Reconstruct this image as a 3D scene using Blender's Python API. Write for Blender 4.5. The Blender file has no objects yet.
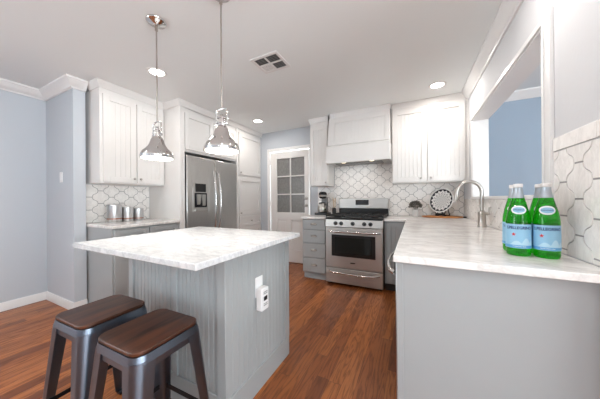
import bpy, math, random
from mathutils import Matrix, Vector
random.seed(7)
S = bpy.context.scene
COL = S.collection
PI = math.pi

# ------------------------------------------------------------------ camera
F_PX, YAW, ROLL, CAM_H = 229.0, .461, .008, 1.168
cd = bpy.data.cameras.new('camera'); cam = bpy.data.objects.new('camera', cd); COL.objects.link(cam)
cd.sensor_fit = 'HORIZONTAL'; cd.sensor_width = 36.0; cd.lens = F_PX / 600 * 36
cd.clip_start = .02
_r = Vector((math.cos(YAW), math.sin(YAW), 0)); _f = Vector((-math.sin(YAW), math.cos(YAW), 0)); _u = Vector((0, 0, 1))
r2 = _r * math.cos(ROLL) - _u * math.sin(ROLL); u2 = _r * math.sin(ROLL) + _u * math.cos(ROLL)
cam.matrix_world = Matrix(((r2.x, u2.x, -_f.x, 0), (r2.y, u2.y, -_f.y, 0), (r2.z, u2.z, -_f.z, CAM_H), (0, 0, 0, 1)))
S.camera = cam

# ------------------------------------------------------------------ light and exposure
S.view_settings.view_transform = 'Standard'; S.view_settings.look = 'None'
S.view_settings.gamma = 1.0; S.view_settings.use_curve_mapping = False
S.view_settings.exposure = 0.3
SKY = 6.4           # above the horizon; the lower half is boosted to brighten the ceiling
LOW_SKY_BOOST = 2.1          # added boost below the horizon that lifts the ceiling light
CAN_W = 5.0        # recessed lamps, watts
PEND_W = 2.0       # pendant bulbs
S.cycles.use_denoising = True
S.cycles.max_bounces = 12; S.cycles.diffuse_bounces = 6; S.cycles.transmission_bounces = 10; S.cycles.glossy_bounces = 6
S.cycles.sample_clamp_indirect = 6.0
S.cycles.caustics_reflective = False; S.cycles.caustics_refractive = False
w = bpy.data.worlds.new('daylight'); S.world = w; w.use_nodes = True
_t = w.node_tree; _bg = _t.nodes['Background']
_tc = _t.nodes.new('ShaderNodeTexCoord'); _sx = _t.nodes.new('ShaderNodeSeparateXYZ'); _t.links.new(_tc.outputs['Generated'], _sx.inputs[0])
_rp = _t.nodes.new('ShaderNodeValToRGB'); _mr = _t.nodes.new('ShaderNodeMapRange'); _t.links.new(_sx.outputs[2], _mr.inputs['Value'])
_mr.inputs['From Min'].default_value = -1; _t.links.new(_mr.outputs[0], _rp.inputs[0])
_e = _rp.color_ramp.elements; _e[0].position = .47; _e[0].color = (.86 * LOW_SKY_BOOST, .95 * LOW_SKY_BOOST, 1.0 * LOW_SKY_BOOST, 1); _e[1].position = .53; _e[1].color = (.83, .945, 1.0, 1)
_t.links.new(_rp.outputs[0], _bg.inputs[0])
w.node_tree.nodes['Background'].inputs[1].default_value = SKY

# room dimensions (metres)
CEIL = 2.47
XL, XR, YB, YR = -3.95, .61, 3.73, -3.2
XE = 3.9                       # far side of the open-plan room on the right
ADDED_REAR_WINDOWS = [(2.4, 3.3)]  # unseen rear glazing, added to let daylight in
WZ0, WZ1 = .08, 2.40
ADDED_SIDE_WINDOW = (-2.9, .3)        # added unseen glazing in the far right wall, for daylight
for x0, x1 in ADDED_REAR_WINDOWS:    # daylight portals in the added rear glazing
    ld = bpy.data.lights.new('window_daylight', 'AREA'); ld.shape = 'RECTANGLE'; ld.size = x1 - x0; ld.size_y = WZ1 - WZ0
    ld.cycles.is_portal = True
    lo = bpy.data.objects.new('window_daylight', ld); COL.objects.link(lo)
    lo.location = ((x0 + x1) / 2, YR - .16, (WZ0 + WZ1) / 2); lo.rotation_euler = (PI / 2, 0, 0)

ld = bpy.data.lights.new('window_daylight', 'AREA'); ld.shape = 'RECTANGLE'; ld.size = WZ1 - WZ0; ld.size_y = ADDED_SIDE_WINDOW[1] - ADDED_SIDE_WINDOW[0]  # portal for the added right glazing
ld.cycles.is_portal = True
lo = bpy.data.objects.new('window_daylight', ld); COL.objects.link(lo)
lo.location = (XE + .16, sum(ADDED_SIDE_WINDOW) / 2, (WZ0 + WZ1) / 2); lo.rotation_euler = (0, PI / 2, 0)

ADDED_LEFT_WINDOW = (-2.9, -1.3)  # unseen left glazing, added to brighten the right wall
ld = bpy.data.lights.new('window_daylight', 'AREA'); ld.shape = 'RECTANGLE'; ld.size = 1.8; ld.size_y = 1.6; ld.cycles.is_portal = True  # portal for the added left glazing
lo = bpy.data.objects.new('window_daylight', ld); COL.objects.link(lo); lo.location = (XL - .16, -2.1, 1.4); lo.rotation_euler = (0, -PI / 2, 0)

# ------------------------------------------------------------------ materials
def lin(c):
    r = []
    for v in c[:3]:
        v = v / 255.0
        r.append(v / 12.92 if v <= .04045 else ((v + .055) / 1.055) ** 2.4)
    return (*r, 1)
class NT:
    def __init__(s, name):
        s.m = bpy.data.materials.new(name); s.m.use_nodes = True; s.t = s.m.node_tree
        s.b = s.t.nodes['Principled BSDF']
    def n(s, typ, **kw):
        x = s.t.nodes.new(typ)
        for k, v in kw.items():
            if k.startswith('i_'): x.inputs[k[2:].replace('_', ' ')].default_value = v
            else: setattr(x, k, v)
        return x
    def l(s, a, b): s.t.links.new(a, b)
    def coords(s, scale=(1, 1, 1), rot=(0, 0, 0), loc=(0, 0, 0)):
        c = s.n('ShaderNodeTexCoord'); m = s.n('ShaderNodeMapping')
        m.inputs['Scale'].default_value = scale; m.inputs['Rotation'].default_value = rot; m.inputs['Location'].default_value = loc
        s.l(c.outputs['Object'], m.inputs[0]); return m.outputs[0]
    def ramp(s, fac, stops):
        r = s.n('ShaderNodeValToRGB'); e = r.color_ramp.elements
        while len(e) < len(stops): e.new(.5)
        for k, (p, c) in enumerate(stops): e[k].position = p; e[k].color = c
        s.l(fac, r.inputs[0]); return r.outputs[0]
    def math(s, op, a, b=None, c=None):
        x = s.n('ShaderNodeMath', operation=op)
        for k, v in enumerate((a, b, c)):
            if v is None: continue
            if isinstance(v, (int, float)): x.inputs[k].default_value = v
            else: s.l(v, x.inputs[k])
        return x.outputs[0]
    def mix(s, fac, a, b, mode='MIX'):
        x = s.n('ShaderNodeMix', data_type='RGBA', blend_type=mode)
        for k, v in ((0, fac), (6, a), (7, b)):
            if isinstance(v, (int, float)): x.inputs[k].default_value = v
            elif isinstance(v, tuple): x.inputs[k].default_value = v
            else: s.l(v, x.inputs[k])
        return x.outputs[2]
    def bump(s, h, strength=.2, dist=.002):
        b = s.n('ShaderNodeBump'); b.inputs['Strength'].default_value = strength; b.inputs['Distance'].default_value = dist
        s.l(h, b.inputs['Height']); s.l(b.outputs[0], s.b.inputs['Normal'])
def paint(name, c, rough=.45, metal=0, noise=.03, scale=6, **kw):
    """A plain finish with a faint procedural mottling."""
    t = NT(name); t.b.inputs['Roughness'].default_value = rough; t.b.inputs['Metallic'].default_value = metal
    n = t.n('ShaderNodeTexNoise'); n.inputs['Scale'].default_value = scale; n.inputs['Detail'].default_value = 4
    t.l(t.coords(), n.inputs['Vector'])
    L = lin(c); a = tuple(v * (1 - noise) for v in L[:3]) + (1,); b = tuple(min(1, v * (1 + noise)) for v in L[:3]) + (1,)
    t.l(t.ramp(n.outputs['Fac'], [(.3, a), (.7, b)]), t.b.inputs['Base Color'])
    for k, v in kw.items(): t.b.inputs[k.replace('_', ' ')].default_value = v
    return t.m
def wall_paint(name, c):
    t = NT(name); t.b.inputs['Roughness'].default_value = .75; t.b.inputs['Base Color'].default_value = lin(c)
    n = t.n('ShaderNodeTexNoise'); n.inputs['Scale'].default_value = 60; n.inputs['Detail'].default_value = 3
    t.l(t.coords(), n.inputs['Vector']); t.bump(n.outputs['Fac'], .12, .003); return t.m
def emit(name, c, s):
    t = NT(name); t.b.inputs['Base Color'].default_value = lin(c); t.b.inputs['Emission Color'].default_value = lin(c)
    t.b.inputs['Emission Strength'].default_value = s; return t.m
def brushed(name, c, rough=.3, axis=2, var=.1):
    t = NT(name); t.b.inputs['Metallic'].default_value = 1
    sc = [90, 90, 90]; sc[axis] = 1.5
    n = t.n('ShaderNodeTexNoise'); n.inputs['Scale'].default_value = 4; n.inputs['Detail'].default_value = 3
    t.l(t.coords(tuple(sc)), n.inputs['Vector'])
    L = lin(c)
    t.l(t.ramp(n.outputs['Fac'], [(.25, tuple(v * (1 - var) for v in L[:3]) + (1,)), (.75, tuple(min(1, v * (1 + var * .7)) for v in L[:3]) + (1,))]), t.b.inputs['Base Color'])
    t.l(t.math('MULTIPLY_ADD', n.outputs['Fac'], .18, rough - .09), t.b.inputs['Roughness'])
    t.bump(n.outputs['Fac'], .04, .001); return t.m
def marble(name, base, vein, scale=1.0, rot=.6, amt=1.0, rough=.16):
    t = NT(name); co = t.coords((scale, scale * 2.4, scale), (0, 0, rot))
    w1 = t.n('ShaderNodeTexNoise'); w1.inputs['Scale'].default_value = 2.2; w1.inputs['Detail'].default_value = 6; t.l(co, w1.inputs['Vector'])
    add = t.n('ShaderNodeVectorMath', operation='MULTIPLY_ADD'); add.inputs[1].default_value = (.55, .55, .55)
    t.l(w1.outputs['Color'], add.inputs[0]); t.l(co, add.inputs[2])
    n1 = t.n('ShaderNodeTexNoise'); n1.inputs['Scale'].default_value = 3.2; n1.inputs['Detail'].default_value = 8; n1.inputs['Roughness'].default_value = .62
    t.l(add.outputs[0], n1.inputs['Vector'])
    d = t.math('ABSOLUTE', t.math('SUBTRACT', n1.outputs['Fac'], .5))
    thin = t.math('SUBTRACT', 1.0, t.math('MINIMUM', t.math('MULTIPLY', d, 16), 1.0))
    n2 = t.n('ShaderNodeTexNoise'); n2.inputs['Scale'].default_value = 5.5; n2.inputs['Detail'].default_value = 7; n2.inputs['Roughness'].default_value = .7
    t.l(add.outputs[0], n2.inputs['Vector'])
    cloud = t.n('ShaderNodeMapRange'); cloud.inputs['From Min'].default_value = .42; cloud.inputs['From Max'].default_value = .72; t.l(n2.outputs['Fac'], cloud.inputs['Value'])
    f = t.math('MINIMUM', t.math('ADD', t.math('MULTIPLY', thin, .42 * amt), t.math('MULTIPLY', cloud.outputs[0], .5 * amt)), 1.0)
    t.l(t.mix(f, lin(base), lin(vein)), t.b.inputs['Base Color'])
    t.b.inputs['Roughness'].default_value = rough; return t.m
def oak_floor():
    t = NT('oak_floor_boards')
    PW, PL = .083, 1.15
    c = t.n('ShaderNodeTexCoord'); sx = t.n('ShaderNodeSeparateXYZ'); t.l(c.outputs['Object'], sx.inputs[0])
    X, Y = sx.outputs[0], sx.outputs[1]
    row = t.math('FLOOR', t.math('DIVIDE', X, PW))
    wn = t.n('ShaderNodeTexWhiteNoise', noise_dimensions='1D'); t.l(row, wn.inputs['W'])
    yy = t.math('ADD', t.math('DIVIDE', Y, PL), t.math('MULTIPLY', wn.outputs['Value'], 7.3))
    seg = t.math('FLOOR', yy)
    cb = t.n('ShaderNodeCombineXYZ'); t.l(row, cb.inputs[0]); t.l(seg, cb.inputs[1])
    wc = t.n('ShaderNodeTexWhiteNoise', noise_dimensions='3D'); t.l(cb.outputs[0], wc.inputs['Vector'])
    rnd = wc.outputs['Value']
    # grain: stretched noise and cathedral rings, shifted from board to board
    g = t.n('ShaderNodeCombineXYZ')
    t.l(t.math('ADD', t.math('MULTIPLY', X, 16), t.math('MULTIPLY', rnd, 37)), g.inputs[0])
    t.l(t.math('ADD', t.math('MULTIPLY', Y, 1.5), t.math('MULTIPLY', rnd, 19)), g.inputs[1])
    n = t.n('ShaderNodeTexNoise'); n.inputs['Scale'].default_value = 1.0; n.inputs['Detail'].default_value = 3; n.inputs['Distortion'].default_value = .5
    t.l(g.outputs[0], n.inputs['Vector'])
    ring = t.math('SINE', t.math('MULTIPLY', n.outputs['Fac'], 46))
    ringm = t.math('POWER', t.math('MULTIPLY_ADD', ring, .5, .5), 2.0)
    g2 = t.n('ShaderNodeCombineXYZ'); t.l(t.math('MULTIPLY', X, 320), g2.inputs[0]); t.l(t.math('MULTIPLY', Y, 9), g2.inputs[1])
    n2 = t.n('ShaderNodeTexNoise'); n2.inputs['Scale'].default_value = 1.0; n2.inputs['Detail'].default_value = 2; t.l(g2.outputs[0], n2.inputs['Vector'])
    base = t.ramp(rnd, [(0, lin((120, 64, 31))), (.35, lin((164, 94, 47))), (.7, lin((192, 116, 60))), (1, lin((140, 76, 37)))])
    n3 = t.n('ShaderNodeTexNoise'); n3.inputs['Scale'].default_value = .5; n3.inputs['Detail'].default_value = 3; t.l(g.outputs[0], n3.inputs['Vector'])
    base = t.mix(t.math('MULTIPLY', n3.outputs['Fac'], .3), base, lin((104, 56, 32)))
    col = t.mix(t.math('MULTIPLY', ringm, .5), base, lin((78, 38, 22)))
    col = t.mix(t.math('MULTIPLY', t.math('GREATER_THAN', n2.outputs['Fac'], .58), .22), col, lin((70, 34, 20)))
    fx = t.math('FRACT', t.math('DIVIDE', X, PW)); fy = t.math('FRACT', yy)
    ex = t.math('MINIMUM', fx, t.math('SUBTRACT', 1.0, fx)); ey = t.math('MINIMUM', fy, t.math('SUBTRACT', 1.0, fy))
    gap = t.math('MAXIMUM', t.math('LESS_THAN', ex, .012), t.math('LESS_THAN', ey, .0013))
    col = t.mix(t.math('MULTIPLY', gap, .6), col, lin((46, 22, 14)))
    t.l(col, t.b.inputs['Base Color'])
    t.l(t.math('MULTIPLY_ADD', ringm, .1, .3), t.b.inputs['Roughness'])
    t.b.inputs['Specular IOR Level'].default_value = .45
    t.bump(t.math('SUBTRACT', t.math('MULTIPLY', ringm, -.1), gap), .25, .0015); return t.m
def wood(name, c1, c2, scale=1.0, axis=0, rough=.4):
    t = NT(name); sc = [26 * scale] * 3; sc[axis] = 2.5 * scale
    n = t.n('ShaderNodeTexNoise'); n.inputs['Scale'].default_value = 1; n.inputs['Detail'].default_value = 6; n.inputs['Distortion'].default_value = .8
    t.l(t.coords(tuple(sc)), n.inputs['Vector'])
    t.l(t.ramp(n.outputs['Fac'], [(.3, lin(c1)), (.7, lin(c2))]), t.b.inputs['Base Color'])
    t.b.inputs['Roughness'].default_value = rough; t.bump(n.outputs['Fac'], .1, .001); return t.m
def plate_mat():
    t = NT('patterned_ceramic'); c = t.n('ShaderNodeTexCoord'); s = t.n('ShaderNodeSeparateXYZ'); t.l(c.outputs['Object'], s.inputs[0])
    x, y = s.outputs[0], s.outputs[1]
    r = t.math('SQRT', t.math('ADD', t.math('MULTIPLY', x, x), t.math('MULTIPLY', y, y)))
    a = t.math('ARCTAN2', y, x); R = .168
    rr = t.math('DIVIDE', r, R)
    sc = t.math('MULTIPLY', t.math('ABSOLUTE', t.math('SINE', t.math('MULTIPLY', a, 8))), .13)
    rim = t.math('MULTIPLY', t.math('GREATER_THAN', rr, t.math('SUBTRACT', .86, sc)), t.math('LESS_THAN', rr, .91))
    lob = t.math('MULTIPLY_ADD', t.math('ABSOLUTE', t.math('SINE', t.math('MULTIPLY', a, 4))), .12, rr)
    line = t.math('GREATER_THAN', t.math('SINE', t.math('MULTIPLY', lob, 42)), .25)
    ray = t.math('GREATER_THAN', t.math('SINE', t.math('MULTIPLY', a, 16)), -.3)
    pet = t.math('MULTIPLY', t.math('MULTIPLY', line, ray), t.math('LESS_THAN', rr, .68))
    f = t.math('MAXIMUM', rim, t.math('MULTIPLY', pet, .85))
    t.l(t.mix(f, lin((235, 233, 230)), lin((40, 40, 48))), t.b.inputs['Base Color']); t.b.inputs['Roughness'].default_value = .2
    return t.m
def glass(name, c, rough=0.0, trans=1.0, ior=1.45):
    t = NT(name); b = t.b; b.inputs['Base Color'].default_value = lin(c); b.inputs['Roughness'].default_value = rough
    b.inputs['Transmission Weight'].default_value = trans; b.inputs['IOR'].default_value = ior; return t.m

M = dict(
    ceiling=wall_paint('ceiling_paint', (232, 235, 235)), blue=wall_paint('pale_blue_wall_paint', (191, 196, 202)),
    blue_dim=wall_paint('dimmed_blue_wall_paint', (158, 174, 190)), white_wall=wall_paint('off_white_wall_paint', (214, 214, 216)),  # second blue is darkened to stand in for the next room's dimmer light
    trim=paint('white_trim_gloss', (230, 229, 228), .35, noise=.01), cab=paint('white_cabinet_lacquer', (222, 219, 216), .35, noise=.01),
    gray=paint('grey_cabinet_paint', (163, 166, 167), .42, noise=.015),
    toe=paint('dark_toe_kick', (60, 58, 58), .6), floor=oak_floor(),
    stone=marble('white_quartz', (226, 226, 226), (146, 149, 155), 2.3, .5, .62), stone2=marble('streaked_white_quartz', (236, 233, 230), (172, 169, 166), 1.2, 1.25, .7),
    tile=marble('white_marble_tile', (250, 246, 242), (216, 211, 207), 2.2, .9, .6, .2), grout=paint('grey_grout', (158, 154, 153), .8),
    steel=brushed('brushed_stainless', (204, 202, 199), .31, 2), steel_h=brushed('brushed_stainless_sideways', (198, 196, 193), .4, 0),
    chrome=paint('polished_chrome', (215, 212, 210), .09, 1, noise=.01), nickel=paint('satin_nickel', (182, 176, 170), .28, 1, noise=.02),
    gun=brushed('gunmetal_sheet', (116, 124, 137), .34, 2, .04), darkm=paint('dark_bracket_metal', (46, 46, 50), .4, .8),
    seat=wood('dark_walnut_seat', (38, 20, 13), (96, 54, 33), 1.0, 1, .38), board=wood('acacia_board', (150, 88, 40), (205, 140, 78), 1.0, 0, .4),
    black=paint('black_enamel', (20, 20, 21), .3), iron=paint('black_cast_iron', (26, 26, 27), .55), darkglass=paint('dark_oven_glass', (34, 36, 35), .06),
    display=paint('black_display', (30, 30, 32), .15), plastic=paint('white_plastic', (236, 236, 236), .35), gplastic=paint('grey_plastic', (120, 118, 116), .4),
    pane=paint('obscure_door_glass', (122, 121, 119), .25, 0, noise=.18, scale=45), lamp=emit('lamp_glow', (255, 250, 240), 9.0), glow=emit('hood_glow', (255, 240, 214), 2.0),
    vent_shade=paint('painted_vent_shade', (30, 30, 31), .8), ventw=paint('white_vent_metal', (222, 220, 219), .5),
    green=glass('green_bottle_glass', (46, 206, 40), 0.0, .92, 1.42), label=paint('pale_blue_label', (146, 194, 222), .5), label2=paint('paler_blue_print', (180, 214, 232), .5), label_w=paint('white_label', (236, 240, 242), .5),
    lblue=paint('mid_blue_print', (90, 158, 208), .5), navy=paint('navy_print', (26, 52, 112), .5), red=paint('red_print', (206, 44, 50), .5),
    foil=paint('silver_foil', (176, 184, 192), .35, .6), cap=paint('white_bottle_cap', (232, 230, 228), .4),
    tin=brushed('galvanised_tin', (214, 215, 216), .36, 2, .05), copper=paint('copper_band', (170, 110, 84), .4, .4), plate=plate_mat(),
    leaf=paint('dusty_grey_green_leaf', (122, 118, 110), .7, noise=.25, scale=60), pot=paint('white_metal_pot', (222, 220, 218), .4), coffee=glass('smoky_carafe_glass', (120, 100, 90), .02, .7, 1.4),
    clear=glass('clear_glass', (245, 248, 248), 0, 1.0, 1.45), stick=wood('pale_wood', (196, 160, 110), (226, 196, 150), 2, 2, .5), thresh=wood('stained_threshold', (96, 52, 30), (136, 78, 46), 1, 0, .4),
)

# ------------------------------------------------------------------ mesh helpers
class MB:
    """Collects shapes into one mesh. T is the frame shapes are given in."""
    def __init__(s, T=None): s.v, s.f, s.T = [], [], T or Matrix()
    def add(s, vs, fs):
        k = len(s.v); s.v += [s.T @ Vector(p) for p in vs]; s.f += [tuple(i + k for i in f) for f in fs]; return s
    def box(s, x0, x1, y0, y1, z0, z1):
        x0, x1 = min(x0, x1), max(x0, x1); y0, y1 = min(y0, y1), max(y0, y1); z0, z1 = min(z0, z1), max(z0, z1)
        return s.add([(x0, y0, z0), (x1, y0, z0), (x1, y1, z0), (x0, y1, z0), (x0, y0, z1), (x1, y0, z1), (x1, y1, z1), (x0, y1, z1)],
                     [(3, 2, 1, 0), (4, 5, 6, 7), (0, 1, 5, 4), (1, 2, 6, 5), (2, 3, 7, 6), (3, 0, 4, 7)])
    def hexa(s, b, t):
        """box from four bottom and four top corners (counter-clockwise from above)"""
        return s.add(list(b) + list(t), [(3, 2, 1, 0), (4, 5, 6, 7), (0, 1, 5, 4), (1, 2, 6, 5), (2, 3, 7, 6), (3, 0, 4, 7)])
    def prism(s, poly, a, b, axis='z'):
        """poly of 2-D points extruded from a to b along axis; poly axes are the other two in order (x,y),(x,z),(y,z)"""
        def P(p, h): return {'z': (p[0], p[1], h), 'y': (p[0], h, p[1]), 'x': (h, p[0], p[1])}[axis]
        n = len(poly); ar = sum(poly[i][0] * poly[(i + 1) % n][1] - poly[(i + 1) % n][0] * poly[i][1] for i in range(n))
        if (ar < 0) != (axis == 'y'): poly = poly[::-1]
        vs = [P(p, a) for p in poly] + [P(p, b) for p in poly]
        fs = [tuple(range(n))[::-1], tuple(range(n, 2 * n))] + [(i, (i + 1) % n, n + (i + 1) % n, n + i) for i in range(n)]
        if b < a: fs = [f[::-1] for f in fs]
        return s.add(vs, fs)
    def lathe(s, prof, c=(0, 0, 0), n=32, closed=False, caps=True):
        vs, fs = [], []
        m = len(prof)
        for r, z in prof:
            for k in range(n):
                a = 2 * PI * k / n; vs.append((c[0] + r * math.cos(a), c[1] + r * math.sin(a), c[2] + z))
        for j in range(m - 1 if not closed else m):
            for k in range(n):
                q = (k + 1) % n; j2 = (j + 1) % m
                fs.append((j * n + k, j * n + q, j2 * n + q, j2 * n + k))
        if not closed and caps:
            if prof[0][0] > 1e-6: fs.append(tuple(range(n))[::-1])
            if prof[-1][0] > 1e-6: fs.append(tuple(range((m - 1) * n, m * n)))
        return s.add(vs, fs)
    def cyl(s, p, q, r, r1=None, n=16): return s.tube([p, q], [r, r if r1 is None else r1], n)
    def tube(s, path, rad, n=10, caps=True):
        path = [Vector(p) for p in path]; m = len(path)
        if isinstance(rad, (int, float)): rad = [rad] * m
        vs, fs = [], []; prev = None
        for i, p in enumerate(path):
            d = (path[min(i + 1, m - 1)] - path[max(i - 1, 0)]).normalized()
            if prev is None:
                a = Vector((0, 0, 1)) if abs(d.z) < .9 else Vector((1, 0, 0)); u = d.cross(a).normalized()
            else: u = (prev - d * prev.dot(d)).normalized()
            prev = u; vv = d.cross(u)
            for k in range(n):
                t = 2 * PI * k / n; vs.append(p + (u * math.cos(t) + vv * math.sin(t)) * rad[i])
        for i in range(m - 1):
            for k in range(n): q = (k + 1) % n; fs.append((i * n + k, i * n + q, (i + 1) * n + q, (i + 1) * n + k))
        if caps: fs += [tuple(range(n))[::-1], tuple(range((m - 1) * n, m * n))]
        return s.add(vs, fs)
    def sphere(s, c, r, sz=1.0, n=16, m=10):
        return s.lathe([(max(r * math.sin(PI * j / m), 1e-7), -r * sz * math.cos(PI * j / m)) for j in range(m + 1)], c, n)
ORG = {}
def build(name, mb, mat, parent=None, bevel=0, label=None, smooth=40, origin=None):
    if parent is not None: o0 = ORG[parent.name]
    elif origin is not None: o0 = Vector(origin)
    else:
        xs = [p.x for p in mb.v]; ys = [p.y for p in mb.v]; o0 = Vector(((min(xs) + max(xs)) / 2, (min(ys) + max(ys)) / 2, min(p.z for p in mb.v)))
    me = bpy.data.meshes.new(name); me.from_pydata([p - o0 for p in mb.v], [], mb.f); me.update()
    me.materials.append(M[mat] if isinstance(mat, str) else mat)
    for p in me.polygons: p.use_smooth = True
    me.set_sharp_from_angle(angle=math.radians(smooth))
    o = bpy.data.objects.new(name, me); COL.objects.link(o)
    if parent is not None: o.parent = parent
    else: o.location = o0
    ORG[o.name] = o0
    if bevel:
        b = o.modifiers.new('edge', 'BEVEL'); b.width = bevel; b.segments = 2; b.limit_method = 'ANGLE'; b.angle_limit = math.radians(50)
    if label: o['label'] = label
    return o
def tag(o, label, cat, group=None):
    o['label'] = label; o['category'] = cat
    if group: o['group'] = group
    return o
def thing(name, label, cat, loc, group=None):
    o = bpy.data.objects.new(name, None); COL.objects.link(o); o.location = loc; o.empty_display_size = .05
    ORG[o.name] = Vector(loc); return tag(o, label, cat, group)
def struct(name, mb, mat, **kw):
    o = build(name, mb, mat, **kw); o['kind'] = 'structure'; return o
def sroot(name, loc):
    o = bpy.data.objects.new(name, None); COL.objects.link(o); o.location = loc; ORG[o.name] = Vector(loc); o['kind'] = 'structure'; return o
def copy_tree(o, parent=None):
    c = o.copy(); COL.objects.link(c); c.parent = parent; ORG[c.name] = ORG.get(o.name, Vector())
    for ch in list(o.children): copy_tree(ch, c)
    return c
def face(o, right, normal):
    """frame: u along right, v outward along normal, w up; shapes use (u, v, w)"""
    r, n = Vector(right), Vector(normal)
    return Matrix(((r.x, n.x, 0, o[0]), (r.y, n.y, 0, o[1]), (r.z, n.z, 1, o[2]), (0, 0, 0, 1)))
FX = lambda x, y, z: face((x, y, z), (0, 1, 0), (1, 0, 0))      # faces +X, u runs along +Y
FNX = lambda x, y, z: face((x, y, z), (0, -1, 0), (-1, 0, 0))   # faces -X
FNY = lambda x, y, z: face((x, y, z), (1, 0, 0), (0, -1, 0))    # faces -Y, u runs along +X
def fix(mb):
    """frames FX/FNY are mirrored or not; make faces point outward"""
    if mb.T.determinant() < 0: mb.f = [f[::-1] for f in mb.f]; mb.T = Matrix()
    return mb
def grooves(u0, u1, back, front, pitch=.04, depth=.004, gw=.006):
    """cross-section of a beaded panel: V grooves cut in its front"""
    n = max(1, round((u1 - u0) / pitch)); p = (u1 - u0) / n; pts = [(u0, back), (u1, back), (u1, front)]
    for k in range(n - 1, 0, -1):
        x = u0 + k * p; pts += [(x + gw / 2, front), (x, front - depth), (x - gw / 2, front)]
    return pts + [(u0, front)]
def door_mb(T, u0, u1, w0, w1, st=.062, th=.02, bead=True, rail=None):
    """framed cabinet door with a recessed beaded panel"""
    m = MB(T); rl = rail or st
    m.box(u0, u0 + st, 0, th, w0, w1); m.box(u1 - st, u1, 0, th, w0, w1)
    m.box(u0 + st, u1 - st, 0, th, w0, w0 + rl); m.box(u0 + st, u1 - st, 0, th, w1 - rl, w1)
    if bead: m.prism(grooves(u0 + st, u1 - st, 0, th * .45, .05, .004, .007), w0 + rl, w1 - rl, 'z')
    else: m.box(u0 + st, u1 - st, 0, th * .3, w0 + rl, w1 - rl)
    return fix(m)
def knob(parent, T, u, w, mat='nickel', r=.014, v0=.02):
    m = MB(T @ Matrix.Translation((u, v0, w)) @ Matrix.Rotation(-PI / 2, 4, 'X'))
    m.lathe([(.006, 0), (.005, .012), (r * .8, .016), (r, .021), (r * .8, .027), (.001, .029)], n=16)
    return build('knob', fix(m), mat, parent)
def cup_pull(parent, T, u, w, v0=.02):
    m = MB(T); n = 10; hw, ht, dp = .046, .026, .026
    vs, fs = [], []
    for j in range(6):
        b = (PI / 2) * j / 5
        for k in range(n + 1):
            a = PI * k / n
            vs.append((u - hw * math.cos(a), v0 + dp * math.sin(a) * math.sin(b) , w + ht * math.cos(b) * math.sin(a) ** .5 - .008))
    for j in range(5):
        for k in range(n): fs.append((j * (n + 1) + k, j * (n + 1) + k + 1, (j + 1) * (n + 1) + k + 1, (j + 1) * (n + 1) + k))
    m.add(vs, fs); o = build('cup_pull', fix(m), 'nickel', parent)
    o.modifiers.new('wall', 'SOLIDIFY').thickness = .003
    return o
CROWN = [(0, 0), (.014, 0), (.02, .012), (.03, .016), (.062, .068), (.07, .074), (.078, .08), (.078, .098), (0, .098)]
def sweep(mb, path, prof, z, close=False):
    """profile (out, up) swept along a 2-D path with mitred corners; out is to the right of travel"""
    n = len(path); P = [Vector(p) for p in path]; vs, fs = [], []
    for i in range(n):
        d0 = (P[i] - P[i - 1]).normalized() if i else None; d1 = (P[i + 1] - P[i]).normalized() if i < n - 1 else None
        nr = lambda d: Vector((d.y, -d.x))
        if d0 is None: b = nr(d1)
        elif d1 is None: b = nr(d0)
        else: b = (nr(d0) + nr(d1)); b = b / (b.dot(nr(d1)))
        for o, u in prof: q = P[i] + b * o; vs.append((q.x, q.y, z + u))
    m = len(prof)
    for i in range(n - 1):
        for k in range(m): q = (k + 1) % m; fs.append((i * m + k, (i + 1) * m + k, (i + 1) * m + q, i * m + q))
    fs += [tuple(range(m)), tuple(range((n - 1) * m, n * m))[::-1]]
    return mb.add(vs, fs)
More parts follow.
